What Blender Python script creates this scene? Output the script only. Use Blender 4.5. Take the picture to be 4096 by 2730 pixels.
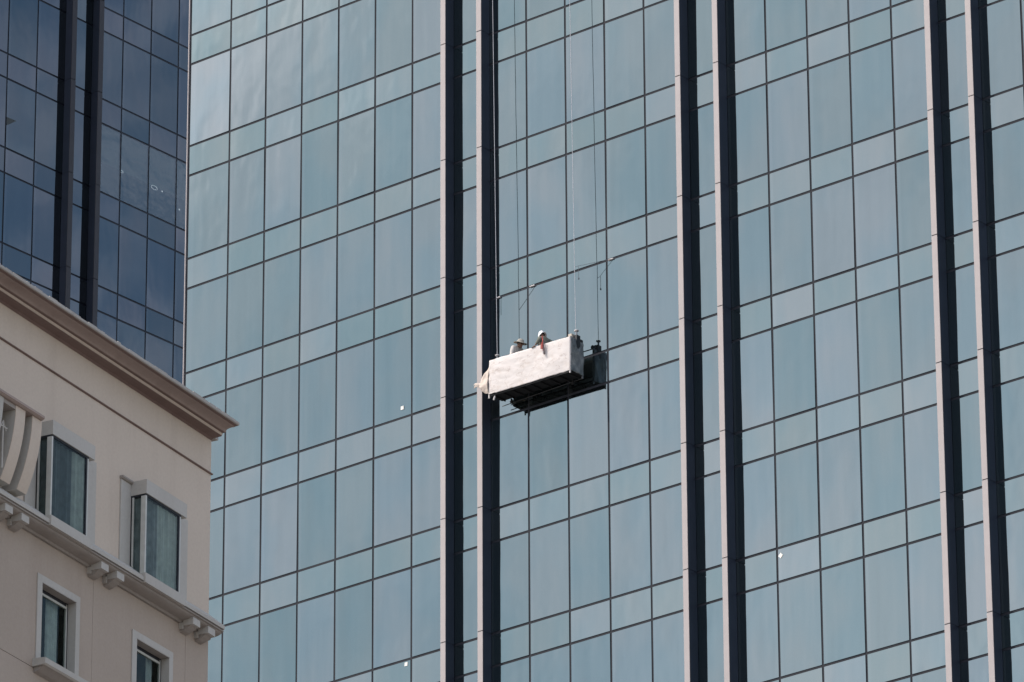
import bpy, bmesh, math, random
from mathutils import Vector, Matrix, noise
random.seed(7)
R = math.radians
SC = bpy.context.scene
COL = SC.collection
for o in list(bpy.data.objects):
    bpy.data.objects.remove(o)

# ------------------------------------------------------------------ camera
CAMZ = 1.6
cam = bpy.data.objects.new('camera', bpy.data.cameras.new('camera'))
COL.objects.link(cam)
cam.data.sensor_width = 36.0
cam.data.lens = 25554.43 / 4096 * 36.0
cam.data.clip_start = 1.0
cam.data.clip_end = 6000.0
cam.location = (0, 0, CAMZ)
cam.matrix_world = Matrix.Translation((0, 0, CAMZ)) @ Matrix.Rotation(R(90 + 23.28757), 4, 'X') @ Matrix.Rotation(R(-0.27032), 4, 'Z')
SC.camera = cam

# ------------------------------------------------------------------ light
SUN_AZ, SUN_EL = R(-174), R(52)          # mathematical azimuth (from +X towards +Y)
sx, sy = math.cos(SUN_AZ), math.sin(SUN_AZ)
world = bpy.data.worlds.new('World')
SC.world = world
world.use_nodes = True
wt = world.node_tree
for n in list(wt.nodes):
    wt.nodes.remove(n)
wo = wt.nodes.new('ShaderNodeOutputWorld')
bg = wt.nodes.new('ShaderNodeBackground')
sky = wt.nodes.new('ShaderNodeTexSky')
sky.sky_type = 'NISHITA'
sky.sun_disc = False
sky.sun_elevation = SUN_EL
sky.sun_rotation = math.atan2(sx, sy)
sky.air_density = 1.3
sky.dust_density = 3.0
sky.ozone_density = 1.5
tc = wt.nodes.new('ShaderNodeTexCoord')
CLOUDS = [((-0.886, -0.102, 0.4525), 0.0, 0.045, 0.8), ((-0.905, -0.225, 0.355), 0.0, 0.09, 0.4)]
nz = wt.nodes.new('ShaderNodeTexNoise')
nz.inputs['Scale'].default_value = 14.0
nz.inputs['Detail'].default_value = 3.0
nz.inputs['Roughness'].default_value = 0.5
mp = wt.nodes.new('ShaderNodeMapping')
mp.inputs['Scale'].default_value = (1, 1, 2.2)
mp.inputs['Location'].default_value = (0.35, 0.1, 0.2)
rmp = wt.nodes.new('ShaderNodeValToRGB')
rmp.color_ramp.elements[0].position = 0.43
rmp.color_ramp.elements[0].color = (0, 0, 0, 1)
rmp.color_ramp.elements[1].position = 0.72
rmp.color_ramp.elements[1].color = (0.20, 0.20, 0.20, 1)
mixs = wt.nodes.new('ShaderNodeMix')
mixs.data_type = 'RGBA'
mixs.inputs['B'].default_value = (16.5, 14.9, 15.3, 1)      # thin cloud, lit by the same sun
wt.links.new(tc.outputs['Generated'], mp.inputs['Vector'])
wt.links.new(mp.outputs['Vector'], nz.inputs['Vector'])
wt.links.new(nz.outputs['Fac'], rmp.inputs['Fac'])
# two soft cloud banks at their own bearings, frayed by the same noise
nb = wt.nodes.new('ShaderNodeTexNoise')
nb.inputs['Scale'].default_value = 26.0
nb.inputs['Detail'].default_value = 5.0
wt.links.new(tc.outputs['Generated'], nb.inputs['Vector'])
rm2 = wt.nodes.new('ShaderNodeMapRange')
rm2.interpolation_type = 'SMOOTHSTEP'
nb2 = wt.nodes.new('ShaderNodeTexNoise')
nb2.inputs['Scale'].default_value = 42.0
nb2.inputs['Detail'].default_value = 3.0
wt.links.new(mp.outputs['Vector'], nb2.inputs['Vector'])
wt.links.new(nb2.outputs['Fac'], rm2.inputs['Value'])
rm2.inputs['From Min'].default_value = 0.42
rm2.inputs['From Max'].default_value = 0.66
rm2.inputs['To Min'].default_value = 0.0
rm2.inputs['To Max'].default_value = 0.13
mx0 = wt.nodes.new('ShaderNodeMath'); mx0.operation = 'MAXIMUM'
wt.links.new(rmp.outputs['Color'], mx0.inputs[0])
wt.links.new(rm2.outputs[0], mx0.inputs[1])
acc = mx0.outputs[0]
for (cd, r0, r1, amt) in CLOUDS:
    ds = wt.nodes.new('ShaderNodeVectorMath'); ds.operation = 'DISTANCE'
    wt.links.new(tc.outputs['Generated'], ds.inputs[0])
    ds.inputs[1].default_value = cd
    ad = wt.nodes.new('ShaderNodeMath'); ad.operation = 'MULTIPLY_ADD'
    wt.links.new(nb.outputs['Fac'], ad.inputs[0])
    ad.inputs[1].default_value = 0.10
    wt.links.new(ds.outputs['Value'], ad.inputs[2])
    mr = wt.nodes.new('ShaderNodeMapRange'); mr.interpolation_type = 'SMOOTHSTEP'
    wt.links.new(ad.outputs[0], mr.inputs['Value'])
    mr.inputs['From Min'].default_value = r1 + 0.05
    mr.inputs['From Max'].default_value = r0 + 0.05
    mr.inputs['To Min'].default_value = 0.0
    mr.inputs['To Max'].default_value = amt
    mx = wt.nodes.new('ShaderNodeMath'); mx.operation = 'MAXIMUM'
    wt.links.new(acc, mx.inputs[0])
    wt.links.new(mr.outputs[0], mx.inputs[1])
    acc = mx.outputs[0]
wt.links.new(acc, mixs.inputs['Factor'])
wt.links.new(sky.outputs['Color'], mixs.inputs['A'])
wt.links.new(mixs.outputs['Result'], bg.inputs['Color'])
wt.links.new(bg.outputs['Background'], wo.inputs['Surface'])
bg.inputs['Strength'].default_value = 0.15

sun = bpy.data.objects.new('sun', bpy.data.lights.new('sun', 'SUN'))
COL.objects.link(sun)
sun.data.energy = 2.0
sun.data.angle = R(0.6)
sun.data.color = (1.0, 0.93, 0.86)
sdir = Vector((sx * math.cos(SUN_EL), sy * math.cos(SUN_EL), math.sin(SUN_EL)))
sun.rotation_euler = sdir.to_track_quat('Z', 'Y').to_euler()
sun.location = sdir * 300

SC.view_settings.view_transform = 'Standard'
SC.view_settings.look = 'None'
SC.view_settings.gamma = 1.0
SC.view_settings.exposure = 0.5
SC.view_settings.use_curve_mapping = False
SC.render.engine = 'CYCLES'
SC.cycles.max_bounces = 8
SC.cycles.glossy_bounces = 5
SC.cycles.transparent_max_bounces = 12

# ------------------------------------------------------------------ helpers
class MB:
    def __init__(s):
        s.v, s.f, s.sm = [], [], []
    def box(s, x0, x1, y0, y1, z0, z1):
        b = len(s.v)
        s.v += [(x, y, z) for z in (z0, z1) for y in (y0, y1) for x in (x0, x1)]
        s.f += [tuple(b + i for i in q) for q in ((0, 2, 3, 1), (4, 5, 7, 6), (0, 1, 5, 4), (2, 6, 7, 3), (0, 4, 6, 2), (1, 3, 7, 5))]
        return s
    def bw(s, u0, u1, w0, w1, z0, z1):          # box in facade coordinates (w outward)
        return s.box(u0, u1, -w1, -w0, z0, z1)
    def tube(s, a, b, r, n=8, r2=None):
        a, b = Vector(a), Vector(b)
        r2 = r if r2 is None else r2
        d = (b - a).normalized()
        p = d.orthogonal().normalized()
        q = d.cross(p)
        i0 = len(s.v)
        for c, rr in ((a, r), (b, r2)):
            for k in range(n):
                t = 2 * math.pi * k / n
                s.v.append(tuple(c + (p * math.cos(t) + q * math.sin(t)) * rr))
        for k in range(n):
            s.f.append((i0 + k, i0 + (k + 1) % n, i0 + n + (k + 1) % n, i0 + n + k))
        s.f.append(tuple(i0 + k for k in reversed(range(n))))
        s.f.append(tuple(i0 + n + k for k in range(n)))
        return s
    def prism(s, prof, x0, x1):                 # prof: list of (w,z), extruded along u
        i0 = len(s.v)
        n = len(prof)
        for x in (x0, x1):
            s.v += [(x, -w, z) for w, z in prof]
        for k in range(n):
            s.f.append((i0 + k, i0 + (k + 1) % n, i0 + n + (k + 1) % n, i0 + n + k))
        s.f.append(tuple(i0 + k for k in reversed(range(n))))
        s.f.append(tuple(i0 + n + k for k in range(n)))
        return s
    def grid(s, pts):                           # pts[i][j]
        i0 = len(s.v)
        m = len(pts[0])
        for row in pts:
            s.v += [tuple(p) for p in row]
        for i in range(len(pts) - 1):
            for j in range(m - 1):
                a = i0 + i * m + j
                s.f.append((a, a + 1, a + m + 1, a + m))
        return s
    def ellipsoid(s, c, r, nu=14, nv=9, tilt=None, v0=0.0, v1=1.0):
        M = tilt or Matrix.Identity(3)
        pts = []
        for i in range(nv + 1):
            t = math.pi * (v0 + (v1 - v0) * i / nv)
            row = []
            for j in range(nu + 1):
                a = 2 * math.pi * j / nu
                p = Vector((r[0] * math.sin(t) * math.cos(a), r[1] * math.sin(t) * math.sin(a), r[2] * math.cos(t)))
                row.append(Vector(c) + M @ p)
            pts.append(row)
        return s.grid(pts)
    def mesh(s, name, smooth=False, fix=True):
        me = bpy.data.meshes.new(name)
        me.from_pydata(s.v, [], s.f)
        if fix:
            b = bmesh.new()
            b.from_mesh(me)
            bmesh.ops.remove_doubles(b, verts=b.verts, dist=1e-5) if smooth else None
            bmesh.ops.recalc_face_normals(b, faces=b.faces)
            b.to_mesh(me)
            b.free()
        if smooth:
            for p in me.polygons:
                p.use_smooth = True
        me.update()
        return me
    def build(s, name, mat, parent=None, smooth=False, **kw):
        return link(name, s.mesh(name, smooth), mat, parent, **kw)

def link(name, me, mat, parent=None, loc=None, label=None, cat=None, group=None, kind=None, rot=None):
    o = bpy.data.objects.new(name, me)
    COL.objects.link(o)
    if mat is not None and me is not None and not me.materials:
        me.materials.append(mat)
    if parent is not None:
        o.parent = parent
    if loc is not None:
        o.location = loc
    if rot is not None:
        o.rotation_euler = rot
    tag(o, label, cat, group, kind)
    return o

def tag(o, label=None, cat=None, group=None, kind=None):
    if label: o['label'] = label
    if cat: o['category'] = cat
    if group: o['group'] = group
    if kind: o['kind'] = kind
    return o

def empty(name, loc, rz, label, cat, group=None):
    o = bpy.data.objects.new(name, None)
    COL.objects.link(o)
    o.location = loc
    o.rotation_euler = (0, 0, rz)
    o.empty_display_size = 0.3
    return tag(o, label, cat, group)

class Nt:
    def __init__(s, name):
        s.m = bpy.data.materials.new(name)
        s.m.use_nodes = True
        s.t = s.m.node_tree
        s.b = s.t.nodes['Principled BSDF']
        s.out = s.t.nodes['Material Output']
        s._tc = None
    def n(s, typ, **kw):
        x = s.t.nodes.new(typ)
        for k, v in kw.items():
            setattr(x, k, v)
        return x
    def l(s, a, b):
        s.t.links.new(a, b)
    def coord(s, which='Object', scale=(1, 1, 1), loc=(0, 0, 0), add=None):
        if s._tc is None:
            s._tc = s.n('ShaderNodeTexCoord')
        m = s.n('ShaderNodeMapping')
        m.inputs['Scale'].default_value = scale
        m.inputs['Location'].default_value = loc
        s.l(s._tc.outputs[which], m.inputs['Vector'])
        if add is not None:
            v = s.n('ShaderNodeVectorMath', operation='ADD')
            s.l(m.outputs[0], v.inputs[0])
            s.l(add, v.inputs[1])
            return v.outputs[0]
        return m.outputs[0]
    def noise(s, vec, scale, detail=4, rough=0.5):
        x = s.n('ShaderNodeTexNoise')
        x.inputs['Scale'].default_value = scale
        x.inputs['Detail'].default_value = detail
        x.inputs['Roughness'].default_value = rough
        s.l(vec, x.inputs['Vector'])
        return x.outputs['Fac']
    def ramp(s, fac, stops):
        r = s.n('ShaderNodeValToRGB')
        e = r.color_ramp.elements
        while len(e) < len(stops):
            e.new(0.5)
        for i, (p, c) in enumerate(stops):
            e[i].position = p
            e[i].color = (*c, 1) if len(c) == 3 else c
        s.l(fac, r.inputs['Fac'])
        return r.outputs['Color']
    def mix(s, a, b, fac, mode='MIX'):
        m = s.n('ShaderNodeMix', data_type='RGBA', blend_type=mode)
        for key, val in (('A', a), ('B', b), ('Factor', fac)):
            sock = m.inputs[key] if key != 'Factor' else m.inputs[0]
            if key in 'AB':
                sock = [i for i in m.inputs if i.name == key and i.type == 'RGBA'][0]
            if isinstance(val, (tuple, list)):
                sock.default_value = (*val, 1) if len(val) == 3 else val
            elif isinstance(val, (int, float)):
                sock.default_value = val
            else:
                s.l(val, sock)
        return [o for o in m.outputs if o.type == 'RGBA'][0]
    def bump(s, h, strength, dist):
        b = s.n('ShaderNodeBump')
        b.inputs['Strength'].default_value = strength
        b.inputs['Distance'].default_value = dist
        s.l(h, b.inputs['Height'])
        return b.outputs['Normal']

def simple(name, col, rough=0.6, metal=0.0, var=0.12, scale=6.0, bump=0.0, bscale=30.0, emit=None):
    t = Nt(name)
    c = t.coord()
    f = t.noise(c, scale, 5)
    lo = tuple(max(0, x * (1 - var)) for x in col)
    hi = tuple(min(1, x * (1 + var)) for x in col)
    t.l(t.ramp(f, [(0.3, lo), (0.7, hi)]), t.b.inputs['Base Color'])
    t.b.inputs['Roughness'].default_value = rough
    t.b.inputs['Metallic'].default_value = metal
    if bump:
        t.l(t.bump(t.noise(c, bscale, 4), 0.5, bump), t.b.inputs['Normal'])
    if emit:
        t.b.inputs['Emission Color'].default_value = (*emit[0], 1)
        t.b.inputs['Emission Strength'].default_value = emit[1]
    return t.m

def mirror_glass(name, base, inner, frac, pane_w, streak=0.06, warp=0.009):
    """coated curtain-wall glass: tinted mirror with a little of the room behind it"""
    t = Nt(name)
    oi = t.n('ShaderNodeObjectInfo')
    rv = t.n('ShaderNodeVectorMath', operation='SCALE')
    t.l(oi.outputs['Location'], rv.inputs[0])
    rv.inputs['Scale'].default_value = 3.7
    st = t.noise(t.coord('Object', (1.0, 1.0, 0.07), add=rv.outputs[0]), 2.6, 3, 0.55)
    cl = t.noise(t.coord('Object', (1.0, 1.0, 0.55), add=rv.outputs[0]), 0.45, 3, 0.5)
    # random per pane
    rnd = t.n('ShaderNodeMapRange')
    t.l(oi.outputs['Random'], rnd.inputs['Value'])
    rnd.inputs['To Min'].default_value = 0.93
    rnd.inputs['To Max'].default_value = 1.05
    c1 = t.ramp(st, [(0.3, tuple(x * (1 - streak) for x in base)), (0.5, base), (0.72, tuple(min(1, x * (1 + streak)) for x in (base[0] * 1.03, base[1], base[2] * 0.99)))])
    c2 = t.mix(c1, (0.84, 0.955, 1.0), t.ramp(cl, [(0.40, (0, 0, 0)), (0.62, (0.8, 0.8, 0.8))]), 'MULTIPLY')
    hue = t.ramp(oi.outputs['Random'], [(0.0, (0.97, 1.01, 1.005)), (0.5, (1, 1, 1)), (1.0, (1.04, 0.99, 1.0))])
    c2 = t.mix(c2, hue, 1.0, 'MULTIPLY')
    sc = t.n('ShaderNodeVectorMath', operation='SCALE')
    t.l(c2, sc.inputs[0])
    t.l(rnd.outputs[0], sc.inputs['Scale'])
    gl = t.n('ShaderNodeBsdfGlossy')
    gl.inputs['Roughness'].default_value = 0.035
    t.l(sc.outputs[0], gl.inputs['Color'])
    df = t.n('ShaderNodeBsdfDiffuse')
    # curtain edge / box section just inside the glass on the left of each pane
    sep = t.n('ShaderNodeSeparateXYZ')
    t.l(t.coord(), sep.inputs[0])
    band = t.n('ShaderNodeMapRange')
    t.l(sep.outputs['X'], band.inputs['Value'])
    band.inputs['From Min'].default_value = -pane_w / 2 + 0.15
    band.inputs['From Max'].default_value = -pane_w / 2 + 0.17
    band.inputs['To Min'].default_value = 1.0
    band.inputs['To Max'].default_value = 0.0
    t.l(t.mix(tuple(inner), tuple(min(1, x * 2.2 + 0.05) for x in inner), band.outputs[0]), df.inputs['Color'])
    nn = t.bump(t.noise(t.coord('Object', (1, 1, 0.6), add=rv.outputs[0]), 0.9, 2), 0.6, warp)
    t.l(nn, gl.inputs['Normal'])
    ms = t.n('ShaderNodeMixShader')
    ms.inputs[0].default_value = frac
    t.l(df.outputs[0], ms.inputs[1])
    t.l(gl.outputs[0], ms.inputs[2])
    t.l(ms.outputs[0], t.out.inputs['Surface'])
    return t.m

def window_glass(name, tint, trans):
    t = Nt(name)
    gl = t.n('ShaderNodeBsdfGlossy')
    gl.inputs['Roughness'].default_value = 0.02
    gl.inputs['Color'].default_value = (*tint, 1)
    tr = t.n('ShaderNodeBsdfTransparent')
    tr.inputs['Color'].default_value = (0.82, 0.86, 0.85, 1)
    ms = t.n('ShaderNodeMixShader')
    ms.inputs[0].default_value = trans
    t.l(t.bump(t.noise(t.coord(), 1.3, 2), 0.6, 0.006), gl.inputs['Normal'])
    t.l(gl.outputs[0], ms.inputs[1])
    t.l(tr.outputs[0], ms.inputs[2])
    t.l(ms.outputs[0], t.out.inputs['Surface'])
    return t.m

def render_mat(name, c1, c2, streak=(0.6, 0.56, 0.54)):
    """painted render with broad fading and rain streaks"""
    t = Nt(name)
    a = t.noise(t.coord(), 0.35, 5, 0.6)
    b = t.noise(t.coord('Object', (1, 1, 0.12)), 1.6, 5, 0.6)
    base = t.ramp(a, [(0.3, c1), (0.7, c2)])
    m = t.mix(base, streak, t.ramp(b, [(0.50, (0, 0, 0)), (0.80, (0.5, 0.5, 0.5))]), 'MULTIPLY')
    fine = t.noise(t.coord(), 14, 4)
    m2 = t.mix(m, (0.9, 0.88, 0.88), t.ramp(fine, [(0.4, (0, 0, 0)), (0.7, (0.5, 0.5, 0.5))]), 'MULTIPLY')
    t.l(m2, t.b.inputs['Base Color'])
    t.b.inputs['Roughness'].default_value = 0.9
    t.l(t.bump(t.noise(t.coord(), 40, 4), 0.5, 0.004), t.b.inputs['Normal'])
    return t.m

PW = 1.6333
M = dict(
    glass=mirror_glass('glass_coated', (0.136, 0.173, 0.183), (0.035, 0.045, 0.05), 0.90, PW, 0.035),
    glass_sp=mirror_glass('glass_spandrel', (0.151, 0.188, 0.194), (0.04, 0.05, 0.05), 0.90, PW, 0.02),
    dglass=mirror_glass('glass_dark', (0.232, 0.254, 0.268), (0.006, 0.010, 0.015), 0.55, 1.6857, 0.03, 0.003),
    dglass_sp=mirror_glass('glass_dark_spandrel', (0.240, 0.256, 0.268), (0.009, 0.012, 0.017), 0.55, 1.6857, 0.02, 0.003),
    dclear=window_glass('glass_dark_clear', (0.225, 0.25, 0.26), 0.5),
    mull=simple('mullion_metal', (0.010, 0.012, 0.019), 0.85),
    dmull=simple('mullion_metal_dark', (0.008, 0.012, 0.022), 0.5, 0.2),
    alu=simple('pale_aluminium', (0.385, 0.345, 0.335), 0.55, 0.0, 0.05, 2.0),
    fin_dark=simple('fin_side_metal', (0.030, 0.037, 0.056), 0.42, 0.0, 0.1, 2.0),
    dfin_front=simple('fin_front_dark', (0.05, 0.047, 0.052), 0.5, 0.0, 0.1, 2.0),
    core=simple('tower_core', (0.012, 0.013, 0.018), 0.8),
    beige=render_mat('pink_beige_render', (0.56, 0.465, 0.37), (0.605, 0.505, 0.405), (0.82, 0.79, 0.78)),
    beige_low=render_mat('darker_beige_render', (0.385, 0.31, 0.245), (0.425, 0.345, 0.275), (0.82, 0.79, 0.78)),  # darker tone of the beige, for the wall below the ledge
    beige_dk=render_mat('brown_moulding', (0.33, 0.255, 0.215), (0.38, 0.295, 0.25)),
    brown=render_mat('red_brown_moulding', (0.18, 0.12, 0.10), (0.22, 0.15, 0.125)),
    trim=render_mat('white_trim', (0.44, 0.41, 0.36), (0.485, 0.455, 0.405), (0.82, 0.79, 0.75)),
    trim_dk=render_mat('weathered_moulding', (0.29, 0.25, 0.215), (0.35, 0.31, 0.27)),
    slab=render_mat('roof_slab', (0.36, 0.33, 0.29), (0.44, 0.41, 0.37)),
    frame=simple('cream_window_frame', (0.50, 0.49, 0.44), 0.5, 0, 0.08),
    gasket=simple('black_gasket', (0.012, 0.013, 0.018), 0.7),
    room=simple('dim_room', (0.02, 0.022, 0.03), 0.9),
    wglass=window_glass('hotel_glass', (0.17, 0.19, 0.18), 0.86),
    curtain=simple('sheer_curtain', (0.72, 0.74, 0.69), 0.9, 0, 0.15),
    curtain_mid=simple('grey_curtain', (0.36, 0.39, 0.40), 0.9, 0, 0.25),
    curtain_dk=simple('drape_curtain', (0.16, 0.18, 0.19), 0.9, 0, 0.2),
)

def lin(*a):
    return a

# ------------------------------------------------------------------ setting
g = MB().box(-3000, 3000, -3000, 3000, -0.5, 0)
g.build('ground', simple('city_ground', (0.20, 0.19, 0.18), 0.9, 0, 0.3, 0.02), kind='structure')

# ------------------------------------------------------------------ towers
FH, SP = 4.2, 1.104
def tower(name, label, origin, az, A0, ulo, uhi, depth, top, cols, corner, gk, views, fins, mats, finsz, side):
    """cols: list of (u0,u1); views(u,z)->True when the pane is in the picture"""
    T = empty(name, (*origin, CAMZ), az, label, 'tower')
    MB().bw(ulo, uhi, -depth, -0.06, -CAMZ, top).build('core', M['core'], T)
    V, S = MB(), MB()
    cache = {}
    def pane(w, h, nm):
        k = (round(w, 3), round(h, 3), nm)
        if k not in cache:
            cache[k] = MB().box(-w / 2, w / 2, 0, 0.03, -h / 2, h / 2).mesh(nm)
        return cache[k]
    G, H = 0.078, 0.086
    for k in gk:
        zA = A0 - k * FH
        for (z1, z0, nm, mk, stuff) in ((zA, zA - SP, 'spandrel_panel', mats[1], S), (zA - SP, zA - FH, 'window_pane', mats[0], V)):
            for (u0, u1) in cols:
                w, h = u1 - u0 - G, z1 - z0 - H
                uc, zc = (u0 + u1) / 2, (z0 + z1) / 2
                if views(uc, zc, (u1 - u0) / 2, (z1 - z0) / 2):
                    mt = mats[3] if (nm == 'window_pane' and mats[3] is not None and k == 1 and uc > side) else mk
                    me = pane(w, h, nm + ('_clear' if mt is not mk else ''))
                    if not me.materials:
                        me.materials.append(mt)
                    link(nm, me, None, T, (uc, 0, zc), rot=(R(random.gauss(0, 0.13)), 0, R(random.gauss(0, 0.16))))
                else:
                    stuff.box(uc - w / 2, uc + w / 2, 0, 0.03, zc - h / 2, zc + h / 2)
    if V.v: V.build('outer_window_glazing', mats[0], T, kind='stuff')
    if S.v: S.build('outer_spandrel_glazing', mats[1], T, kind='stuff')
    zt, zb = A0 - gk[0] * FH, A0 - (gk[-1] + 1) * FH
    # vertical mullions, recessed 12 mm behind the glass face
    us = sorted({round(c[0], 4) for c in cols} | {round(c[1], 4) for c in cols})
    mm = MB().bw(-0.048, 0.048, -0.055, -0.016, zb, zt).mesh('mullion')
    mm.materials.append(mats[2])
    for u in us:
        link('mullion', mm, None, T, (u, 0, 0))
    tm = MB().bw(us[0], us[-1], -0.054, -0.013, -0.052, 0.052).mesh('transom')
    tm.materials.append(mats[2])
    for k in gk:
        for z in (A0 - k * FH, A0 - k * FH - SP):
            link('transom', tm, None, T, (0, 0, z))
    # projecting fins: dark carrier, pale front panels, dark side panels with a joint at every floor
    fw, fd, fmat, smat = finsz
    fp = MB().bw(-fw / 2, fw / 2, fd - 0.022, fd, -FH / 2 + 0.016, FH / 2 - 0.016).mesh('front_panel')
    fp.materials.append(fmat)
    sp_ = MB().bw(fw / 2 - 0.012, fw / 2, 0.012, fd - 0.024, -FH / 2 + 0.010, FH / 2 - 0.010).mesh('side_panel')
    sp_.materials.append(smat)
    for u in fins:
        f = link('fin', MB().bw(-fw / 2 + 0.014, fw / 2 - 0.014, 0.002, fd - 0.026, zb, zt).mesh('fin'), smat, T, (u, 0, 0))
        for k in gk:
            zc = A0 - k * FH - FH / 2
            link('front_panel', fp, None, f, (0, 0, zc))
            link('side_panel', sp_, None, f, (0, 0, zc))
            link('side_panel', sp_, None, f, (0, 0, zc), rot=(0, 0, 0)).scale = (-1, 1, 1)
    return T

# main tower -----------------------------------------------------------------
AL = R(-39.78751)
D = 187.97773
A0 = 96.2985
cols = [(-14.265, -12.399)] + [(-12.399 + PW * j, -12.399 + PW * (j + 1)) for j in range(26)]
fins = [-2.533, -0.995, 7.257, 8.786, 17.052, 18.594, 26.85]
def vmain(u, z, du, dz):
    # in the frame of the photograph, with a little margin
    zt = 97.9 - (u + 14.6) * 0.323
    zb = 72.7 - (u + 14.0) * 0.243
    return (-14.6 < u - du and u - du < 20.6 and zb - dz < z < zt + dz)
MT = tower('glass_tower', 'tall pale blue mirror glass tower with paired light metal fins, filling most of the view', (0, D), AL, A0,
           -14.2, 30.1, 48, 160, cols, True, range(-3, 12), vmain, fins,
           (M['glass'], M['glass_sp'], M['mull'], None), (0.206, 0.445, M['alu'], M['fin_dark']), 0)
zb, zt = A0 - 12 * FH, A0 + 3 * FH
MB().bw(-14.345, -14.310, -0.30, 0.035, zb, zt).build('corner_trim', M['alu'], MT)
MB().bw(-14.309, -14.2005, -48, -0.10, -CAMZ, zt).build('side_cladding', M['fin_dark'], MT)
MB().bw(-14.2, 30.1, -0.062, -0.045, -CAMZ, zb - 0.05).build('lower_storeys', M['glass'], MT)

# dark tower -----------------------------------------------------------------
AL2 = R(50.21249)
D2 = 257.77453
B0 = 117.3987
DP = 1.6857
dcols = [(-30.172 - 6 * DP + DP * j, -30.172 - 6 * DP + DP * (j + 1)) for j in range(14)]
def vdark(u, z, du, dz):
    zt = 115.4 + (u + 32.4) * 0.47
    return (-32.6 < u + du and u - du < -20.0 and 91.5 + (u + 31) * 0.32 < z + dz and z - dz < zt + 0.5)
DT = tower('dark_glass_tower', 'dark blue glass tower in shade behind the beige building, at the upper left', (0, D2), AL2, B0,
           -40.2, -16.7, 40, 170, dcols, False, range(-2, 9), vdark, [-28.405, -26.81],
           (M['dglass'], M['dglass_sp'], M['dmull'], M['dclear']), (0.27, 0.385, M['dfin_front'], M['fin_dark']), -26.5)
MB().bw(-40.2, -16.7, -0.062, -0.045, -CAMZ, B0 - 9 * FH - 0.05).build('lower_storeys', M['dglass'], DT)
# roller blinds and lamps seen through the clearer panes of one storey
zA1 = B0 - FH
rm = MB().bw(-26.6, -16.8, -0.0595, -0.0555, zA1 - FH, zA1 - SP).build('room_back', simple('room_wall', (0.07, 0.075, 0.09), 0.9), DT)
bl = simple('roller_blind_cloth', (0.55, 0.80, 0.78), 0.9, 0, 0.1)
for j in range(6):
    u0 = -30.172 + DP * (j + 2)
    MB().bw(u0 + 0.06 if j else -26.55, u0 + DP - 0.06, -0.0552, -0.0505, 110.39, zA1 - SP - 0.05).build('roller_blind', bl, DT)
lampm = simple('lamp_glow', (0.8, 0.8, 0.8), 0.5, emit=((0.9, 0.92, 1.0), 1.3))
for (uc, zc, rr) in ((-23.01, 110.33, 0.19), (-24.99, 110.37, 0.11)):
    r_ = MB()
    for k in range(20):
        a, b = 2 * math.pi * k / 20, 2 * math.pi * (k + 1) / 20
        r_.tube((uc + rr * math.cos(a), 0.049, zc + rr * 0.45 * math.sin(a)), (uc + rr * math.cos(b), 0.049, zc + rr * 0.45 * math.sin(b)), 0.0085, 5)
    r_.build('ring_lamp', lampm, DT)
for (uc, zc) in ((-22.53, 110.33), (-21.47, 109.87)):
    MB().bw(uc - 0.035, uc + 0.035, -0.05, -0.046, zc - 0.03, zc + 0.03).build('spot_lamp', lampm, DT)
tri = MB()
tri.v = [(-31.81, -0.006, 110.01), (-31.81, -0.006, 110.38), (-31.25, -0.006, 110.40), (-31.81, -0.001, 110.01), (-31.81, -0.001, 110.38), (-31.25, -0.001, 110.40)]
tri.f = [(0, 2, 1), (3, 4, 5), (0, 1, 4, 3), (1, 2, 5, 4), (2, 0, 3, 5)]
tri.build('paper_sheet', simple('grey_paper', (0.12, 0.14, 0.14), 0.8), label='small pale triangular sheet stuck on a pane of the dark tower, left of its fins', cat='sheet')
_o = bpy.data.objects['paper_sheet']
_o.matrix_world = Matrix.Translation((0, D2, CAMZ)) @ Matrix.Rotation(AL2, 4, 'Z')

# ------------------------------------------------------------------ beige building
AB = R(61.9)
BO = (-6.62658, 130.0)
BT = empty('beige_building', (*BO, CAMZ), AB, 'beige pink rendered building with a deep moulded cornice and white trimmed windows, lower left', 'building')
ZT = 53.66
bays = [-3.35 - 3.78 * k for k in range(8)]          # left front corner of each bay window
# (left rebate u, right u) of lower windows
lows = [(-6.76 + 3.78 * (1 - k), -5.41 + 3.78 * (1 - k)) for k in range(8)]
# wall panels with joints, and openings
def wallcells(u0, u1, z0, z1, holes, w0=-0.25, w1=0.0):
    us = sorted({u0, u1, *[h[0] for h in holes], *[h[1] for h in holes]})
    zs = sorted({z0, z1, *[h[2] for h in holes], *[h[3] for h in holes]})
    m = MB()
    for a, b in zip(us, us[1:]):
        # merge vertical runs
        run = None
        for c, d in zip(zs, zs[1:]):
            um, zm = (a + b) / 2, (c + d) / 2
            if any(h[0] < um < h[1] and h[2] < zm < h[3] for h in holes):
                if run: m.bw(a, b, w0, w1, run[0], run[1]); run = None
            else:
                run = (run[0], d) if run else (c, d)
        if run: m.bw(a, b, w0, w1, run[0], run[1])
    return m
UL = -34.0
bh = [(b + 0.12, b + 1.40, 49.62, 50.98) for b in bays]
wallcells(UL, 0, 48.905, ZT + 0.05, bh).build('wall', M['beige'], BT)
lh = [(a, b, 46.12, 47.975) for a, b in lows]
J = [UL, -27.41, -23.63, -19.85, -16.07, -12.29, -8.51, -4.73, -0.95, 0.0]
for a, b in zip(J, J[1:]):
    hs = []
    for h in lh:
        if h[1] > a and h[0] < b:
            hs.append((max(h[0], a + 0.005), min(h[1], b - 0.005), h[2], h[3]))
    wallcells(a + (0.0045 if a != UL else 0), b - (0.0045 if b != 0 else 0), 46.018, 48.893, hs, -0.25, -0.002).build('wall_panel', M['beige_low'], BT)
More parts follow.
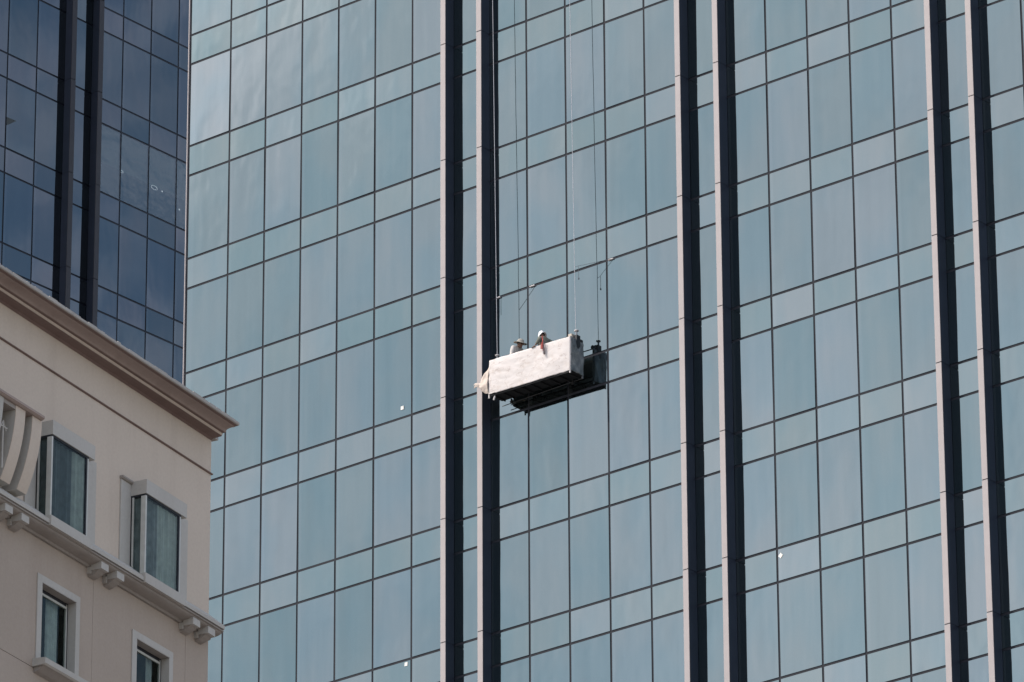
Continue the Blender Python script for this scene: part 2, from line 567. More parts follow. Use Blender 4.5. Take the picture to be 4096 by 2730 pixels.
MB().bw(UL, 0, -0.25, -0.001, 30, 46.004).build('lower_wall', M['beige_low'], BT)
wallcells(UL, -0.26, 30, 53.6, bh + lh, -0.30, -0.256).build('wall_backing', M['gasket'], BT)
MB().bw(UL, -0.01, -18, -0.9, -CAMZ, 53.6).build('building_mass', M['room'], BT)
MB().bw(-0.25, 0.0, -18, -0.255, 30, ZT + 0.05).build('end_wall', M['beige'], BT)
MB().bw(UL, 0.0, -18, -0.256, -CAMZ, 29.99).build('lower_mass', M['beige'], BT)
MB().bw(UL, 0.3, -18.0, 0.0, ZT + 0.056, ZT + 0.20).build('roof', M['slab'], BT)
# cornice in moulded strips; shadow lines between them put in as brown
def mould(name, prof, u0, u1, mat):
    return MB().prism(prof, u0, u1).build(name, mat, BT)
C = 0.001
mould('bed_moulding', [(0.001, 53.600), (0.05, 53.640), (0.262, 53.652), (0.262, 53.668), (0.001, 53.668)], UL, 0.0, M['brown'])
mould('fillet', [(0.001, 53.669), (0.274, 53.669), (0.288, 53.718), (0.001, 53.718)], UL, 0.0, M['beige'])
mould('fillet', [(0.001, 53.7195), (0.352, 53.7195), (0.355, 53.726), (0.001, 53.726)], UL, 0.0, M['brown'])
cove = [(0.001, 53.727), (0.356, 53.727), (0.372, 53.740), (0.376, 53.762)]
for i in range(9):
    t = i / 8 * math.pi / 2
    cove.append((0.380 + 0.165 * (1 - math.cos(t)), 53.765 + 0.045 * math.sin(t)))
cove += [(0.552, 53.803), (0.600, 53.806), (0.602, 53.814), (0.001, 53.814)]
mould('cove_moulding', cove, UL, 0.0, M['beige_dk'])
mould('fillet', [(0.001, 53.8145), (0.67, 53.8145), (0.672, 53.8235), (0.001, 53.8235)], UL, 0.0, M['brown'])  # shadow line beneath the slab, coloured in as a brown strip
mould('crown_slab', [(0.001, 53.824), (0.70, 53.824), (0.713, 53.836), (0.713, 53.885), (0.001, 53.885)], UL, 0.004, M['slab'])
# broken tile edge along the top of the cornice
te = MB()
u = UL
while u < -0.1:
    L = random.uniform(0.10, 0.34)
    te.bw(u, min(u + L, 0), 0.40, 0.712 - random.random() * 0.02, 53.886, 53.886 + random.choice((0.012, 0.018, 0.028, 0.02)))
    u += L + random.choice((0.006, 0.01, 0.05))
te.build('edge_tiles', M['slab'], BT, kind='stuff')
mould('string_course', [(0.0, 52.785), (0.025, 52.788), (0.045, 52.80), (0.045, 52.812), (0.0, 52.825)], UL, 0.03, M['brown'])
# ledge between the storeys
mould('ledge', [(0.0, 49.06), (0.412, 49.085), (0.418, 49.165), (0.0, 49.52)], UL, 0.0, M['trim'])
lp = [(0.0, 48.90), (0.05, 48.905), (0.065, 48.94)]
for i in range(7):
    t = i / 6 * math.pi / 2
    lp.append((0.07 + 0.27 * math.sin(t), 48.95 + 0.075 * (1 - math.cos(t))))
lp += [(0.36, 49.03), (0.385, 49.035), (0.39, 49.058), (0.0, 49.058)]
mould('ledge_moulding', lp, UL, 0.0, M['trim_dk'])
# paired brackets under the ledge
bk = MB()
bk.bw(-0.145, 0.145, 0.09, 0.35, 48.83, 48.985)
bk.bw(-0.16, 0.16, 0.0, 0.092, 48.76, 48.90)
bk_me = bk.mesh('bracket')
bk_me.materials.append(M['trim'])
ft = MB().prism([(0.0, 48.70), (0.10, 48.72), (0.20, 48.77), (0.28, 48.829), (0.0, 48.829)], -0.12, 0.12).mesh('bracket_foot')
ft.materials.append(M['trim_dk'])
for k in range(9):
    for du in (0, 0.63):
        uc = -1.075 - 3.77 * k + du - 0.0
        if uc - 0.2 < UL: continue
        b_ = link('bracket', bk_me, None, BT, (uc, 0, 0))
        link('bracket_foot', ft, None, b_, (0, 0, 0))
# bay windows
def pleats(m, u0, u1, w, z0, z1, n=40, amp=0.03, seed=0):
    rows = []
    rr = random.Random(seed)
    ph = [rr.uniform(-0.4, 0.4) for _ in range(n + 1)]
    for z in (z1, (z0 + z1) / 2, z0):
        rows.append([(u0 + (u1 - u0) * i / n, -(w + amp * math.sin(i * 1.9 + ph[i])), z) for i in range(n + 1)])
    m.grid(rows)
    return m
for bi, b in enumerate(bays):
    uR = b + 1.47
    W_ = 0.40
    win = MB()
    win.bw(b, uR + 0.21, 0.0, W_ + 0.02, 51.10, 51.42)               # lintel box
    L = win.build('window_bay', M['trim'], BT)
    MB().bw(b - 0.02, uR + 0.16, 0.0, W_ + 0.045, 49.05, 49.27).build('window_sill', M['trim'], L)
    MB().bw(b - 0.41, b - 0.001, 0.0, 0.03, 49.25, 51.36).build('surround', M['trim'], L)
    MB().bw(uR + 0.002, uR + 0.90, 0.0, 0.028, 49.25, 51.36).build('surround', M['trim'], L)
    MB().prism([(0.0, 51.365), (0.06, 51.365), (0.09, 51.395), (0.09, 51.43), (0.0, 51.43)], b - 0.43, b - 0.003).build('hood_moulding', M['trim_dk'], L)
    MB().bw(b + 0.01, uR + 0.01, 0.03, W_ - 0.005, 51.055, 51.099).build('head_gasket', M['gasket'], L)
    MB().bw(b + 0.001, b + 0.055, W_ - 0.115, W_, 49.272, 51.054).build('corner_post', M['frame'], L)
    MB().bw(b + 0.006, b + 0.036, 0.06, 0.10, 49.272, 51.054).build('side_frame', M['frame'], L)
    MB().bw(b + 0.010, b + 0.046, 0.032, 0.058, 49.272, 51.054).build('side_gasket', M['gasket'], L)
    MB().bw(b + 0.02, b + 0.032, 0.102, W_ - 0.117, 49.272, 51.054).build('side_pane', M['wglass'], L)
    MB().bw(b + 0.057, uR - 0.09, W_ - 0.03, W_ - 0.018, 49.272, 51.054).build('front_pane', M['wglass'], L)
    MB().bw(uR - 0.088, uR - 0.045, W_ - 0.05, W_ - 0.006, 49.272, 51.054).build('end_gasket', M['gasket'], L)
    MB().bw(uR - 0.043, uR, 0.032, W_ - 0.003, 49.272, 51.054).build('end_frame', M['frame'], L)
    c1 = MB()
    split = b + (0.95 if bi == 1 else 0.62)
    pleats(c1, split, uR - 0.06, 0.30, 49.28, 51.05, 34, 0.05, bi)
    c1.build('sheer_curtain', M['curtain'], L)
    c2 = MB()
    pleats(c2, b + 0.10, split + 0.02, 0.28, 49.28, 51.05, 26, 0.05, bi + 9)
    c2.bw(b + 0.09, b + 0.10, 0.06, W_ - 0.14, 49.28, 51.05)
    c2.build('drape_curtain', M['curtain_dk'] if bi % 2 else M['curtain_mid'], L)
# lower windows
for li, (a, b) in enumerate(lows):
    S_ = MB()
    S_.bw(a - 0.175, a - 0.001, -0.001, 0.022, 46.18, 48.13)
    S_.bw(b + 0.001, b + 0.145, -0.001, 0.022, 46.18, 48.13)
    S_.bw(a - 0.001, b + 0.001, -0.001, 0.022, 47.977, 48.13)
    W0 = S_.build('window_surround', M['trim'], BT)
    MB().bw(a - 0.001, a + 0.012, -0.249, 0.0215, 46.12, 47.96).build('reveal', M['trim'], W0)
    MB().bw(b - 0.012, b + 0.001, -0.249, 0.0215, 46.12, 47.96).build('reveal', M['trim'], W0)
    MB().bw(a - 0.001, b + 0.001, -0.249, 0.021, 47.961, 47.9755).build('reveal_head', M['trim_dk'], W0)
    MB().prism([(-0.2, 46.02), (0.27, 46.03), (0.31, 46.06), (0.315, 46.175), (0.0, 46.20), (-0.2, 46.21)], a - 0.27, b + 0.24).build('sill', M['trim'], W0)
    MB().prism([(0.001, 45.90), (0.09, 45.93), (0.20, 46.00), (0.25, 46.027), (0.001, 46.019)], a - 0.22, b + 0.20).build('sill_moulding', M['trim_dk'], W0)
    y0 = -0.175
    fr = MB()
    fr.bw(a + 0.013, a + 0.05, y0 - 0.05, y0, 46.22, 47.93)
    fr.bw(b - 0.085, b - 0.052, y0 - 0.05, y0, 46.22, 47.93)
    fr.bw(a + 0.05, b - 0.085, y0 - 0.05, y0, 47.83, 47.88)
    fr.build('window_frame', M['frame'], W0)
    gk_ = MB()
    gk_.bw(b - 0.050, b - 0.013, y0 - 0.05, y0 - 0.004, 46.22, 47.93)
    gk_.bw(a + 0.013, b - 0.013, y0 - 0.05, y0 - 0.004, 47.932, 47.96)
    gk_.bw(a + 0.05, b - 0.085, y0 - 0.05, y0 - 0.004, 47.882, 47.93)
    gk_.build('window_gasket', M['gasket'], W0)
    MB().bw(a + 0.051, b - 0.086, y0 - 0.03, y0 - 0.018, 46.22, 47.829).build('window_pane', M['wglass'], W0)
    cu = MB()
    pleats(cu, a + (0.72 if li % 2 else 0.95), b - 0.17, y0 - 0.16, 46.2, 47.95, 16, 0.03, li + 30)
    cu.build('sheer_curtain', M['curtain'], W0)
# rooms behind the openings
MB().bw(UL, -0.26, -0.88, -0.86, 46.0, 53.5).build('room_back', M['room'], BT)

# corbelled balcony at the left edge: cap slab on curved ribs, railing
W1 = 0.75
cap = MB().prism([(0.0, 50.995), (W1, 50.995), (W1 + 0.05, 51.03), (W1 + 0.05, 51.08), (0.0, 51.12)], -14.0, -8.05)
CP = cap.build('canopy', M['beige_dk'], BT)
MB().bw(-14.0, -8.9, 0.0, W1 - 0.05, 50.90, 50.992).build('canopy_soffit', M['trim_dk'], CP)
def rib(u0, u1, mat_f, mat_s, top=50.992, bot=49.42):
    N_ = 16
    fr_, sd = MB(), MB()
    prof = []
    for i in range(N_ + 1):
        t = i / N_
        z = top + (bot - top) * t
        w = 0.36 + (W1 - 0.05 - 0.36) * (1 - t ** 2)
        prof.append((w, z))
    sd.prism([(0.0, top)] + prof + [(0.0, bot)], u0, u1)
    r0 = sd.build('curved_rib', mat_s, CP)
    rows = [[(u0 - 0.001, -(w + 0.012), z), (u1 + 0.001, -(w + 0.012), z)] for w, z in prof]
    back = [[(u0 - 0.001, -(w - 0.004), z), (u1 + 0.001, -(w - 0.004), z)] for w, z in prof]
    fr_.grid(rows)
    b0 = len(fr_.v)
    fr_.grid(back)
    for i in range(N_):
        for j in (0, 1):
            p, q = 2 * i + j, 2 * i + 2 + j
            fr_.f.append((p, q, b0 + q, b0 + p))
    fr_.build('rib_face', mat_f, r0)
rib(-8.38, -8.02, M['beige'], M['trim'])
rib(-9.02, -8.66, M['beige'], M['trim'])
rib(-9.9, -9.5, M['trim'], M['trim'])
rail = MB()
for u in (-9.35, -9.75, -10.15):
    rail.tube((u, -0.62, 49.5), (u, -0.62, 50.55), 0.016, 6)
    rail.tube((u - 0.12, -0.62, 50.35), (u, -0.62, 50.55), 0.012, 5)
    rail.tube((u + 0.12, -0.62, 50.35), (u, -0.62, 50.55), 0.012, 5)
rail.tube((-11.5, -0.62, 50.42), (-9.2, -0.62, 50.42), 0.018, 6)
rail.build('railing', M['trim'], CP)

# ------------------------------------------------------------------ gondola
white_t = Nt('white_tarpaulin')
n1 = white_t.noise(white_t.coord('Object', (1, 1, 1.6)), 2.2, 6, 0.65)
n2 = white_t.noise(white_t.coord('Object', (1.6, 1, 1)), 9.0, 5, 0.7)
cc = white_t.ramp(n1, [(0.28, (0.58, 0.51, 0.46)), (0.45, (0.665, 0.615, 0.58)), (0.62, (0.69, 0.645, 0.615))])
crn = white_t.noise(white_t.coord('Object', (1, 1, 1.9), (3, 0, 1)), 1.9, 3, 0.5)
cc = white_t.mix(cc, (0.72, 0.67, 0.65), white_t.ramp(crn, [(0.485, (0, 0, 0)), (0.50, (0.8, 0.8, 0.8)), (0.515, (0, 0, 0))]), 'MULTIPLY')
cc = white_t.mix(cc, (0.80, 0.70, 0.62), white_t.ramp(n2, [(0.60, (0, 0, 0)), (0.78, (0.6, 0.6, 0.6))]), 'MULTIPLY')
white_t.l(cc, white_t.b.inputs['Base Color'])
white_t.b.inputs['Roughness'].default_value = 0.75
white_t.l(white_t.bump(white_t.noise(white_t.coord('Object', (1, 1, 2)), 3, 5, 0.6), 0.4, 0.012), white_t.b.inputs['Normal'])
M['tarp'] = white_t.m
M['tarp_tan'] = simple('tan_tarpaulin', (0.56, 0.47, 0.40), 0.7, 0, 0.16, 3.0, 0.02, 9)  # translucence of the slack sheet put into the colour as tan
M['steel'] = simple('galvanised_steel', (0.34, 0.34, 0.35), 0.45, 0.6)
M['steel_pale'] = simple('pale_painted_steel', (0.60, 0.56, 0.54), 0.5)
M['black'] = simple('gondola_floor_metal', (0.007, 0.007, 0.008), 0.8)
M['motor'] = simple('hoist_motor', (0.03, 0.032, 0.035), 0.5)
M['cream'] = simple('cream_hoist_cover', (0.52, 0.46, 0.38), 0.6)
pl = Nt('clear_plastic_sheet')
pl.l(pl.ramp(pl.noise(pl.coord('Object', (1, 1, 0.7)), 3.5, 6, 0.6), [(0.35, (0.13, 0.145, 0.15)), (0.55, (0.22, 0.235, 0.235)), (0.72, (0.42, 0.42, 0.40))]), pl.b.inputs['Base Color'])
pl.b.inputs['Roughness'].default_value = 0.22
pl.l(pl.bump(pl.noise(pl.coord('Object', (1, 1, 0.5)), 4, 5, 0.6), 0.9, 0.08), pl.b.inputs['Normal'])
M['plastic'] = pl.m

GU0, GU1, GW0, GW1, GZ0, GZ1 = -0.20, 3.13, 0.27, 0.90, 78.76, 79.92
tilt = R(0.9)
def mw(u, w, z):
    """point on the main facade frame in world space"""
    return Vector((u * math.cos(AL) + w * math.sin(AL), D + u * math.sin(AL) - w * math.cos(AL), z + CAMZ))
GC = (GU0 + GU1) / 2
def loc3(u, w, z):      # local point in the gondola's own frame
    return (u - GC, -w, z - GZ0)
GD = empty('gondola', mw(GC, 0, GZ0), 0, 'window cleaning gondola wrapped in white tarpaulin, hanging close to the glass', 'gondola')
GD.rotation_euler = Matrix.Rotation(AL, 3, 'Z').to_euler()
GD.matrix_world = Matrix.Translation(mw(GC, 0, GZ0)) @ Matrix.Rotation(AL, 4, 'Z') @ Matrix.Rotation(tilt, 4, 'Y')
HL = GU1 - GC           # half length
HT = GZ1 - GZ0          # height
def nz3(x, y, z, s=1.0):
    return noise.noise(Vector((x * s, y * s, z * s)))
# tarpaulin front
rows = []
NX, NZ = 110, 40
for j in range(NZ + 1):
    z = HT * j / NZ
    row = []
    for i in range(NX + 1):
        x = -HL + 2 * HL * i / NX
        wv = 0.030 * nz3(x, 3, z, 1.1) + 0.016 * abs(nz3(x + z * .6, 8, z * 1.8, 1.9)) + 0.003 * nz3(x, 1, z * 2, 7)
        e = min(1, (HL - x) / 0.3) * min(1, (HT - z) / 0.15)
        zz = z
        if j == 0: zz = 0.012 * nz3(x, 5, 0, 6) + (0.02 if x < -HL + 0.3 else 0)
        if j == NZ: zz = z + 0.012 * nz3(x, 2, 0, 3) + 0.03 * (1 - i / NX)
        row.append((x, -(GW1 + 0.012 + (wv + 0.01) * e), zz))
    rows.append(row)
tp = MB().grid(rows)
tpo = tp.build('tarpaulin', M['tarp'], GD, smooth=True)
md = tpo.modifiers.new('thick', 'SOLIDIFY')
md.thickness = 0.006
md.offset = 1
# hem folded over the top rail
hm = []
for j, (w, z) in enumerate(((GW1 + 0.006, HT + 0.012), (GW1 - 0.03, HT + 0.03), (GW1 - 0.06, HT + 0.005), (GW1 - 0.06, HT - 0.12))):
    hm.append([(-HL + 2 * HL * i / 60, -w, z + 0.03 * (1 - i / 60) + 0.008 * nz3(i * .15, j, 0, 2)) for i in range(61)])
h_ = MB().grid(hm).build('tarpaulin_hem', M['tarp'], GD, smooth=True)
# slack of the sheet at the left end, gathered into a rag
fl = [[(-HL, 0.885, HT + 0.03), (-HL - 0.06, 0.78, HT - 0.05), (-HL + 0.01, 0.55, HT - 0.06)],
      [(-HL, 0.93, HT - 0.25), (-HL - 0.19, 0.86, HT - 0.30), (-HL - 0.10, 0.55, HT - 0.28)],
      [(-HL, 0.97, HT - 0.55), (-HL - 0.32, 0.90, HT - 0.50), (-HL - 0.18, 0.55, HT - 0.45)],
      [(-HL, 1.0, HT - 0.75), (-HL - 0.36, 0.92, HT - 0.62), (-HL - 0.22, 0.6, HT - 0.6)],
      [(-HL, 1.0, 0.28), (-HL - 0.37, 0.97, 0.36), (-HL - 0.2, 0.6, 0.4)],
      [(-HL, 0.97, 0.12), (-HL - 0.27, 0.95, 0.19), (-HL - 0.18, 0.65, 0.25)],
      [(-HL + 0.05, 0.92, 0.03), (-HL - 0.10, 0.92, 0.06), (-HL - 0.05, 0.7, 0.12)]]
def refine(ctrl, n, m):
    def lerp(a, b, t): return tuple(a[i] + (b[i] - a[i]) * t for i in range(3))
    R1 = []
    A, B_ = len(ctrl) - 1, len(ctrl[0]) - 1
    for i in range(n + 1):
        ti = i / n * A
        a = min(int(ti), A - 1)
        r = []
        for j in range(m + 1):
            tj = j / m * B_
            b = min(int(tj), B_ - 1)
            p = lerp(lerp(ctrl[a][b], ctrl[a + 1][b], ti - a), lerp(ctrl[a][b + 1], ctrl[a + 1][b + 1], ti - a), tj - b)
            d = 0.05 * nz3(p[0] * 2, p[1] * 3, p[2] * 2, 2.2) + 0.02 * nz3(p[0], p[1], p[2], 9)
            r.append((p[0] + d * 0.6, -(p[1] + d), p[2] + d * 0.3))
        R1.append(r)
    return R1
f_ = MB().grid(refine(fl, 30, 14)).build('tarpaulin_flap', M['tarp_tan'], GD, smooth=True)
f_.modifiers.new('thick', 'SOLIDIFY').thickness = 0.006
rag = [[(-HL - 0.28, 0.92, 0.50), (-HL - 0.40, 0.92, 0.52), (-HL - 0.60, 0.93, 0.56), (-HL - 0.66, 0.93, 0.52)],
       [(-HL - 0.28, 0.97, 0.40), (-HL - 0.42, 0.95, 0.44), (-HL - 0.50, 0.95, 0.49), (-HL - 0.56, 0.94, 0.50)],
       [(-HL - 0.24, 0.95, 0.28), (-HL - 0.36, 0.93, 0.34), (-HL - 0.50, 0.94, 0.40), (-HL - 0.63, 0.94, 0.39)]]
rg = MB().grid(refine(rag, 14, 16)).build('torn_rag', M['tarp_tan'], GD, smooth=True)
rg.modifiers.new('thick', 'SOLIDIFY').thickness = 0.006
# frame
def bar(name, pts, r, mat, n=8):
    m = MB()
    for a, b in zip(pts, pts[1:]):
        m.tube((a[0], -a[1], a[2]), (b[0], -b[1], b[2]), r, n)
    return m.build(name, mat, GD)
for z in (HT - 0.03, HT - 0.5, 0.18):
    bar('back_rail', [(-HL, GW0 + 0.02, z), (HL, GW0 + 0.02, z)], 0.018, M['motor'])
MB().box(-HL + 0.02, HL - 0.02, -(GW0 + 0.012), -GW0, 0.18, HT - 0.5).build('back_panel', M['motor'], GD)
bar('front_rail', [(-HL, GW1 - 0.03, HT - 0.01), (HL, GW1 - 0.03, HT - 0.01)], 0.02, M['steel'])
bar('front_rail', [(-HL, GW1 - 0.03, HT * 0.5), (HL, GW1 - 0.03, HT * 0.5)], 0.016, M['steel'])
for x in (-HL + 0.02, -HL / 3, HL / 3, HL - 0.02):
    for w in (GW0 + 0.02, GW1 - 0.03):
        bar('post', [(x, w, 0.03), (x, w, HT - 0.02)], 0.018, M['steel'])
MB().box(-HL, HL, -GW1, -GW0, -0.005, 0.045).build('floor_deck', M['black'], GD)
for i in range(9):
    x = -HL + 0.15 + i * (2 * HL - 0.3) / 8
    MB().box(x - 0.02, x + 0.02, -GW1 + 0.01, -GW0 - 0.01, -0.055, -0.006).build('floor_joist', M['black'], GD)
MB().box(-HL, HL, -GW1 - 0.004, -GW1 + 0.02, -0.05, -0.006).build('floor_beam', M['black'], GD)
bar('guide_bar', [(-HL + 0.02 - 0.05, 0.21, -0.15), (HL - 0.02, 0.21, -0.04)], 0.014, M['motor'])
MB().box(HL - 0.03, HL + 0.012, -GW1 - 0.012, -GW1 + 0.03, -0.075, HT).build('corner_post', M['steel_pale'], GD)
MB().box(-HL - 0.03, -HL + 0.01, -GW1 - 0.01, -GW1 + 0.03, -0.10, 0.10).build('corner_post', M['steel_pale'], GD)
MB().box(HL - 0.035, HL + 0.005, -GW0 - 0.03, -GW0 + 0.012, -0.075, HT - 0.02).build('corner_post', M['steel'], GD)
for x in (-HL + 0.45, HL - 0.35):
    m = MB()
    m.box(x - 0.02, x + 0.02, -0.36, -0.30, -0.17, -0.056)
    m.tube((x - 0.03, -0.33, -0.17), (x + 0.03, -0.33, -0.17), 0.045, 12)
    m.build('wheel', M['black'], GD)
MB().tube((-HL + 0.2, -0.86, -0.06), (-HL + 0.17, -0.88, -0.20), 0.028, 10).build('foot', M['steel_pale'], GD)
# plastic sheet on the right end
pr = []
for j in range(31):
    z = HT * j / 30
    row = []
    for i in range(21):
        t = i / 20
        w = GW1 - 0.005 + (GW0 - GW1) * t
        ztop = z - (0.05 * t + 0.02 * nz3(t * 3, 0, 1, 1)) * (j / 30)
        row.append((HL + 0.02 + 0.05 * nz3(w * 1.5, 2, z, 2.6) + 0.03 * abs(nz3(w, 9, z * 1.4, 5)), -w, ztop + 0.0))
    pr.append(row)
ps = MB().grid(pr).build('plastic_end_sheet', M['plastic'], GD, smooth=True)
ps.modifiers.new('thick', 'SOLIDIFY').thickness = 0.004
# hoists
def hoist(x, cover):
    h = MB()
    h.box(x - 0.06, x + 0.07, -0.62, -0.44, HT - 0.42, HT + 0.15)
    H_ = h.build('hoist', M['motor'], GD)
    MB().tube((x, -0.55, HT + 0.16), (x, -0.55, HT + 0.30), 0.03, 8).build('hoist_neck', M['steel'], H_)
    MB().tube((x, -0.55, HT + 0.30), (x, -0.55, HT + 0.33), 0.075, 16).tube((x, -0.55, HT + 0.33), (x, -0.55, HT + 0.35), 0.075, 16, 0.04).build('limit_disc', M['steel_pale'], H_)
    MB().tube((x - 0.02, -0.40, HT + 0.03), (x - 0.02, -0.27, HT + 0.03), 0.065, 14).build('motor_drum', M['motor'], H_)
    if cover:
        MB().box(x - 0.20, x - 0.065, -0.72, -0.50, HT - 0.1, HT + 0.19).build('hoist_cover', M['cream'], H_)
hoist(-0.175 - GC, False)
hoist(3.09 - GC, True)

# suspension cables and ties ---------------------------------------------------
M['cable'] = simple('steel_cable', (0.52, 0.52, 0.54), 0.5, 0.2)
M['rope'] = simple('thin_rope', (0.10, 0.11, 0.13), 0.8)
def world_tube(name, pts, r, mat, label, cat, group=None, n=6):
    o0 = mw(*pts[0])
    m = MB()
    for a, b in zip(pts, pts[1:]):
        m.tube(mw(*a) - o0, mw(*b) - o0, r, n)
    return m.build(name, mat, loc=o0, label=label, cat=cat, group=group)
world_tube('suspension_cable', [(-0.15, 0.56, 80.19), (-0.29, 0.56, 93.0), (-0.40, 0.56, 107.0)], 0.009, M['cable'], 'thin pale cable rising from the left hoist, in front of a dark fin', 'cable', 'cables holding the gondola')
world_tube('suspension_cable', [(3.10, 0.57, 80.19), (2.975, 0.57, 92.0), (2.85, 0.57, 105.0)], 0.009, M['cable'], 'thin pale steel cable rising from the right hoist of the gondola over plain glass', 'cable', 'cables holding the gondola')
t1 = world_tube('tie_rope', [(-0.165, 0.57, 82.25), (0.30, 0.34, 82.37), (0.931, 0.035, 82.56)], 0.007, M['rope'], 'slack tie rope from the left cable to a clamp on the horizontal glass joint', 'rope', 'ropes tying the cables to the facade')
t2 = world_tube('tie_rope', [(3.085, 0.57, 82.42), (3.17, 0.56, 82.425), (4.165, 0.035, 82.575)], 0.006, M['rope'], 'straight tie rope from the right cable to a clamp on the horizontal glass joint', 'rope', 'ropes tying the cables to the facade')
def child_tube(par, name, a, b, r, mat, n=6):
    o0 = par.location
    m = MB().tube(mw(*a) - o0, mw(*b) - o0, r, n)
    return m.build(name, mat, par)
child_tube(t1, 'clamp', (0.78, 0.03, 82.575), (0.98, 0.03, 82.575), 0.028, M['steel_pale'])
child_tube(t2, 'clamp', (4.02, 0.03, 82.575), (4.22, 0.03, 82.575), 0.028, M['steel_pale'])
child_tube(t2, 'hanging_end', (3.22, 0.55, 82.43), (3.225, 0.55, 81.99), 0.006, M['rope'])
child_tube(t2, 'weight', (3.225, 0.55, 82.01), (3.225, 0.55, 81.96), 0.022, M['rope'], 8)
c3 = world_tube('wall_anchor', [(-0.58, 0.03, 82.575), (-0.46, 0.03, 82.575)], 0.03, M['steel_pale'], 'small pale anchor clamp on the glass joint beside the second dark fin', 'clamp')
child_tube(c3, 'hanging_end', (-0.47, 0.02, 82.56), (-0.46, 0.02, 81.95), 0.004, M['rope'])

# paper notes stuck on the glass ----------------------------------------------
paper = simple('white_paper', (0.8, 0.79, 0.74), 0.8)
def note(u, z, w, h, a, label):
    p = MB().box(-w / 2, w / 2, -0.004, 0, -h / 2, h / 2)
    o = p.build('paper_note', paper, loc=mw(u, 0.008, z), label=label, cat='note', group='white notes stuck on the glass')
    o.matrix_world = Matrix.Translation(mw(u, 0.008, z)) @ Matrix.Rotation(AL, 4, 'Z') @ Matrix.Rotation(a, 4, 'Y')
note(-4.633, 79.84, 0.125, 0.125, 0.05, 'small white square note on a pane left of the first fin, level with the gondola')
note(-4.443, 70.95, 0.125, 0.125, 0.05, 'small white square note just under a glass joint left of the first fin, bottom edge')
note(10.604, 70.835, 0.13, 0.13, R(45), 'tilted white note at a mullion right of the fourth fin, in the lower right')

# ------------------------------------------------------------------ people
M['skin'] = simple('skin', (0.20, 0.11, 0.075), 0.6)
M['shirt_w'] = simple('pale_shirt', (0.60, 0.56, 0.52), 0.9, 0, 0.15, 8, 0.01, 12)
M['shirt_g'] = simple('olive_shirt', (0.15, 0.16, 0.13), 0.9, 0, 0.3, 9, 0.01, 12)
M['trouser'] = simple('dark_trousers', (0.04, 0.045, 0.06), 0.9)
M['hat'] = simple('sun_hat_cloth', (0.36, 0.34, 0.295), 0.9)
M['hood'] = simple('white_head_cloth', (0.80, 0.79, 0.79), 0.85, 0, 0.05, 8, 0.01, 10)
M['hair'] = simple('black_hair', (0.012, 0.011, 0.011), 0.7)
M['red'] = simple('red_webbing', (0.30, 0.035, 0.025), 0.6)
M['dark_gear'] = simple('grey_harness_gear', (0.10, 0.075, 0.075), 0.5)

def skin_mesh(name, chains, mat, parent, sub=2):
    """chains: {joint: (pos, radius)}, edges; root first"""
    J_, E_ = chains
    names = list(J_)
    me = bpy.data.meshes.new(name)
    me.from_pydata([J_[n][0] for n in names], [(names.index(a), names.index(b)) for a, b in E_], [])
    o = bpy.data.objects.new(name, me)
    COL.objects.link(o)
    o.modifiers.new('skin', 'SKIN')
    if not me.skin_vertices:
        bm = bmesh.new(); bm.from_mesh(me); bm.verts.layers.skin.verify(); bm.to_mesh(me); bm.free()
    for i, n in enumerate(names):
        r = J_[n][1]
        me.skin_vertices[0].data[i].radius = (r, r) if not isinstance(r, tuple) else r
        me.skin_vertices[0].data[i].use_root = (i == 0)
    s = o.modifiers.new('sub', 'SUBSURF')
    s.levels = sub
    s.render_levels = sub
    dg = bpy.context.evaluated_depsgraph_get()
    ev = o.evaluated_get(dg)
    m2 = bpy.data.meshes.new_from_object(ev)
    bpy.data.objects.remove(o)
    for p in m2.polygons: p.use_smooth = True
    m2.materials.clear()
    m2.materials.append(mat)
    return link(name, m2, None, parent)

